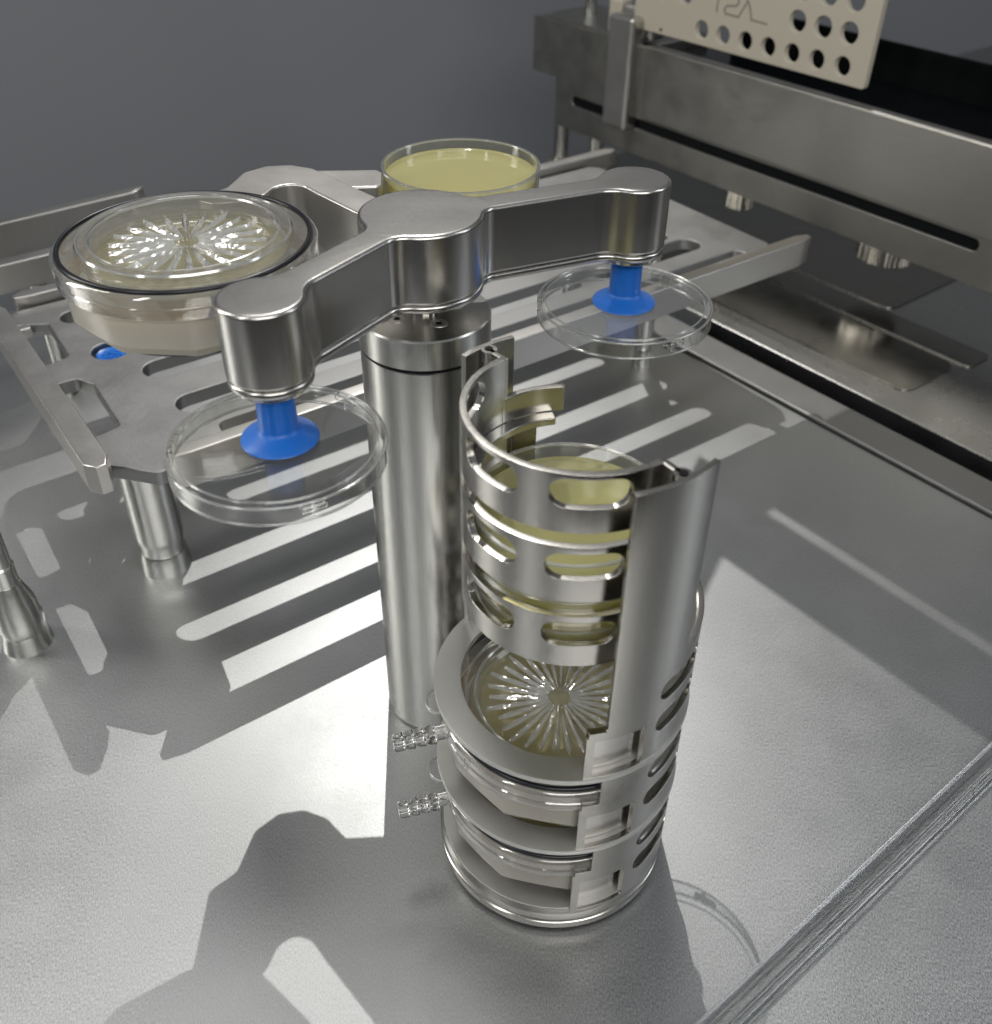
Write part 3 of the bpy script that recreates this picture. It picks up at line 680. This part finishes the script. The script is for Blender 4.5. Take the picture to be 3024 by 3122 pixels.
# ---- perforated plate
pp = empty('perforated_plate', (*G0, 0), 'ivory perforated plate with rows of round holes standing on the gantry beam', 'plate', rz=EB)
hl = []
for i in range(7): hl.append(circle_pts(219.6+30.65*i, 218.7, 9.2, 40))
for r_i, zz in enumerate((248.8, 278, 307)):
    for s_ in (342.3, 373.2, 403.8): hl.append(circle_pts(s_, zz, 10.2, 40))
for s_ in (160, 191): hl.append(circle_pts(s_, 249, 9.6, 40))
for s_ in (160, 191, 222, 253, 284): hl.append(circle_pts(s_, 300, 10, 40))
pl_ = extrude('sheet', [rounded([(116, 203), (432.5, 203), (434, 327), (116, 327)], 3, 4)]+hl, 0, 7, 'plate', pp, .7, rot=(D2R(90), 0, 0)); pl_.location = (0, 7*SC, 0)
bm = bmesh.new()
def stroke(pts, hw=1.0, y0=-.25, y1=.6):
    for a, b in zip(pts[:-1], pts[1:]):
        a = Vector(a); b = Vector(b); d = (b-a).normalized(); n = Vector((-d.y, d.x))*hw; a = a-d*hw*.6; b = b+d*hw*.6
        q = [a+n, b+n, b-n, a-n]
        v = [bm.verts.new((p.x, y0, p.y)) for p in q]; bm.faces.new(v)
        w2 = [bm.verts.new((p.x, y1, p.y)) for p in q]
        for i in range(4): bm.faces.new((v[i], v[(i+1) % 4], w2[(i+1) % 4], w2[i]))
KLET = [[(238.2, 262), (237.5, 240)], [(250, 260), (257, 259.5), (264, 258), (266, 253.8), (263.5, 249.8), (250.6, 247.8), (247.8, 244), (249.8, 240.2), (267.8, 239.7), (277.4, 257.1)], [(277.4, 257.1), (281.6, 250.6), (285.3, 240.2), (305.8, 239.6)]]
for s_ in KLET: stroke(s_, .95)
finish('engraved_letters', bm, 'engrave', pp, False)
# small square hole mark near the clamp
finish('corner_hole', lathe([(0, -.2), (1.6, -.2), (1.6, .5), (0, .5)], 16), 'black', pp, False).matrix_world = Matrix.Rotation(D2R(EB), 4, 'Z') @ Matrix.Rotation(D2R(-90), 4, 'X')
for o in pp.children:
    if o.name.startswith('corner_hole'):
        o.matrix_basis = Matrix.Translation((160*SC, -.2*SC, 208*SC)) @ Matrix.Rotation(D2R(90), 4, 'X')
# ---- knobs and feet on the worktop beneath the beam
def nut(s_, d_, r, z0, z1):
    bm = bmesh.new(); n = int(r*4); rg = []
    for z in (z0, z1):
        rg.append([bm.verts.new(((r-(1.0 if i % 2 else 0))*math.cos(2*math.pi*i/n), (r-(1.0 if i % 2 else 0))*math.sin(2*math.pi*i/n), z)) for i in range(n)])
    for j in range(n): bm.faces.new((rg[0][j], rg[0][(j+1) % n], rg[1][(j+1) % n], rg[1][j]))
    bm.faces.new(rg[0][::-1]); bm.faces.new(rg[1])
    return finish('knurled_nut', bm, 'polish', gb, False, loc=(s_, d_, 0))
nut(480, 34, 30, 40, 59.3); nut(291, 22, 15, 38, 59.3)
ho = finish('floor_port', lathe([(0, 0), (15, 0), (15.5, .6), (16.5, .6), (16.5, 0)], 48), 'black', None, loc=(316, 885, .05)); tag(ho, 'flat black round port in the worktop under the steel beam', 'port')
# added dark panels: their colour stands in for reflections on the polished worktop
def reflection_sheet(name, x0, x1, y0, y1, z, mat, label, rr=14):
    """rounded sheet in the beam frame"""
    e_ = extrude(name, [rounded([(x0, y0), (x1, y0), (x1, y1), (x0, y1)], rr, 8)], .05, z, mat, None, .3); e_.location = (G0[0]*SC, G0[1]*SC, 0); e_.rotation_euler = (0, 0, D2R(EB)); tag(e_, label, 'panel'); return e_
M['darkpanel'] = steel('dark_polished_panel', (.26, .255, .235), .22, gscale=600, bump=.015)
reflection_sheet('worktop_panel', 0, 624, -124, -42, 1.6, 'darkpanel', 'long dark rounded metal panel on the worktop beside the black gap')
reflection_sheet('worktop_panel', 0, 634, -37, 1, 1.6, 'darkpanel', 'narrow dark rounded metal panel in the middle of the worktop', 8)
reflection_sheet('worktop_panel', 0, 518, 6, 150, 1.6, 'darkpanel', 'wide dark metal panel on the worktop directly under the beam')
# handle at right frame edge
hn = empty('steel_roller', (*G0, 0), 'bright round steel roller at the right edge above the beam', 'roller', rz=EB)
q = lathe_x([(0, 0), (10.5, 0), (12, 2), (12, 90), (0, 90)], 40)
finish('grip', q, 'polish', hn, loc=(540, 90, 262))
finish('stub', lathe([(0, 0), (7, 0), (7, 60), (0, 60)], 24), 'black', hn, loc=(600, 90, 205))
bk = empty('guard_rail', (*G0, 0), 'pale steel rail crossing the top right corner behind the perforated plate', 'rail', rz=EB)
finish('bar', box(250, 900, 330, 345, 268, 292), 'satin', bk, False, 2)
finish('bar_foot', box(880, 900, 330, 345, 0, 268), 'satin', bk, False, 2)

# ================================================================== shade panels added unseen above the table to cast its shadow edge and streak
def shade_caster(name, shadow, z, label):
    k_ = z/LPOS.z; pts = [(p[0]+(LPOS.x-p[0])*k_, p[1]+(LPOS.y-p[1])*k_) for p in shadow]; cx = sum(p[0] for p in pts)/len(pts); cy_ = sum(p[1] for p in pts)/len(pts)
    e_ = empty(name, (cx*1, cy_*1, 0), label, 'panel')
    poly_prism('sheet', [(p[0]-cx, p[1]-cy_) for p in pts], z, z+3, 'dark_steel', e_)
    for i, p in enumerate([]): finish('hanger', lathe([(0, z+3), (4, z+3), (4, z+900), (0, z+900)], 16), 'satin', e_, loc=(p[0]-cx, p[1]-cy_, 0))
d_ = dirv(EB); n_ = dirv(EB+90); c0 = Vector((133, 229))
def sp(s_, dd_): q = c0+d_*s_+n_*dd_; return (q.x, q.y)
shade_caster('overhead_panel', [sp(0, 0), sp(420, 0), sp(420, 64), sp(-13, 64), sp(-15, 80), sp(-95, 80), (62, 190), (70, 130), (100, 160)], 880, 'narrow steel panel hung above the right side of the table')
shade_caster('overhead_panel', [sp(-60, 75), sp(420, 75), sp(420, 300), sp(-60, 300)], 872, 'wide steel panel hung above the gantry side of the table')
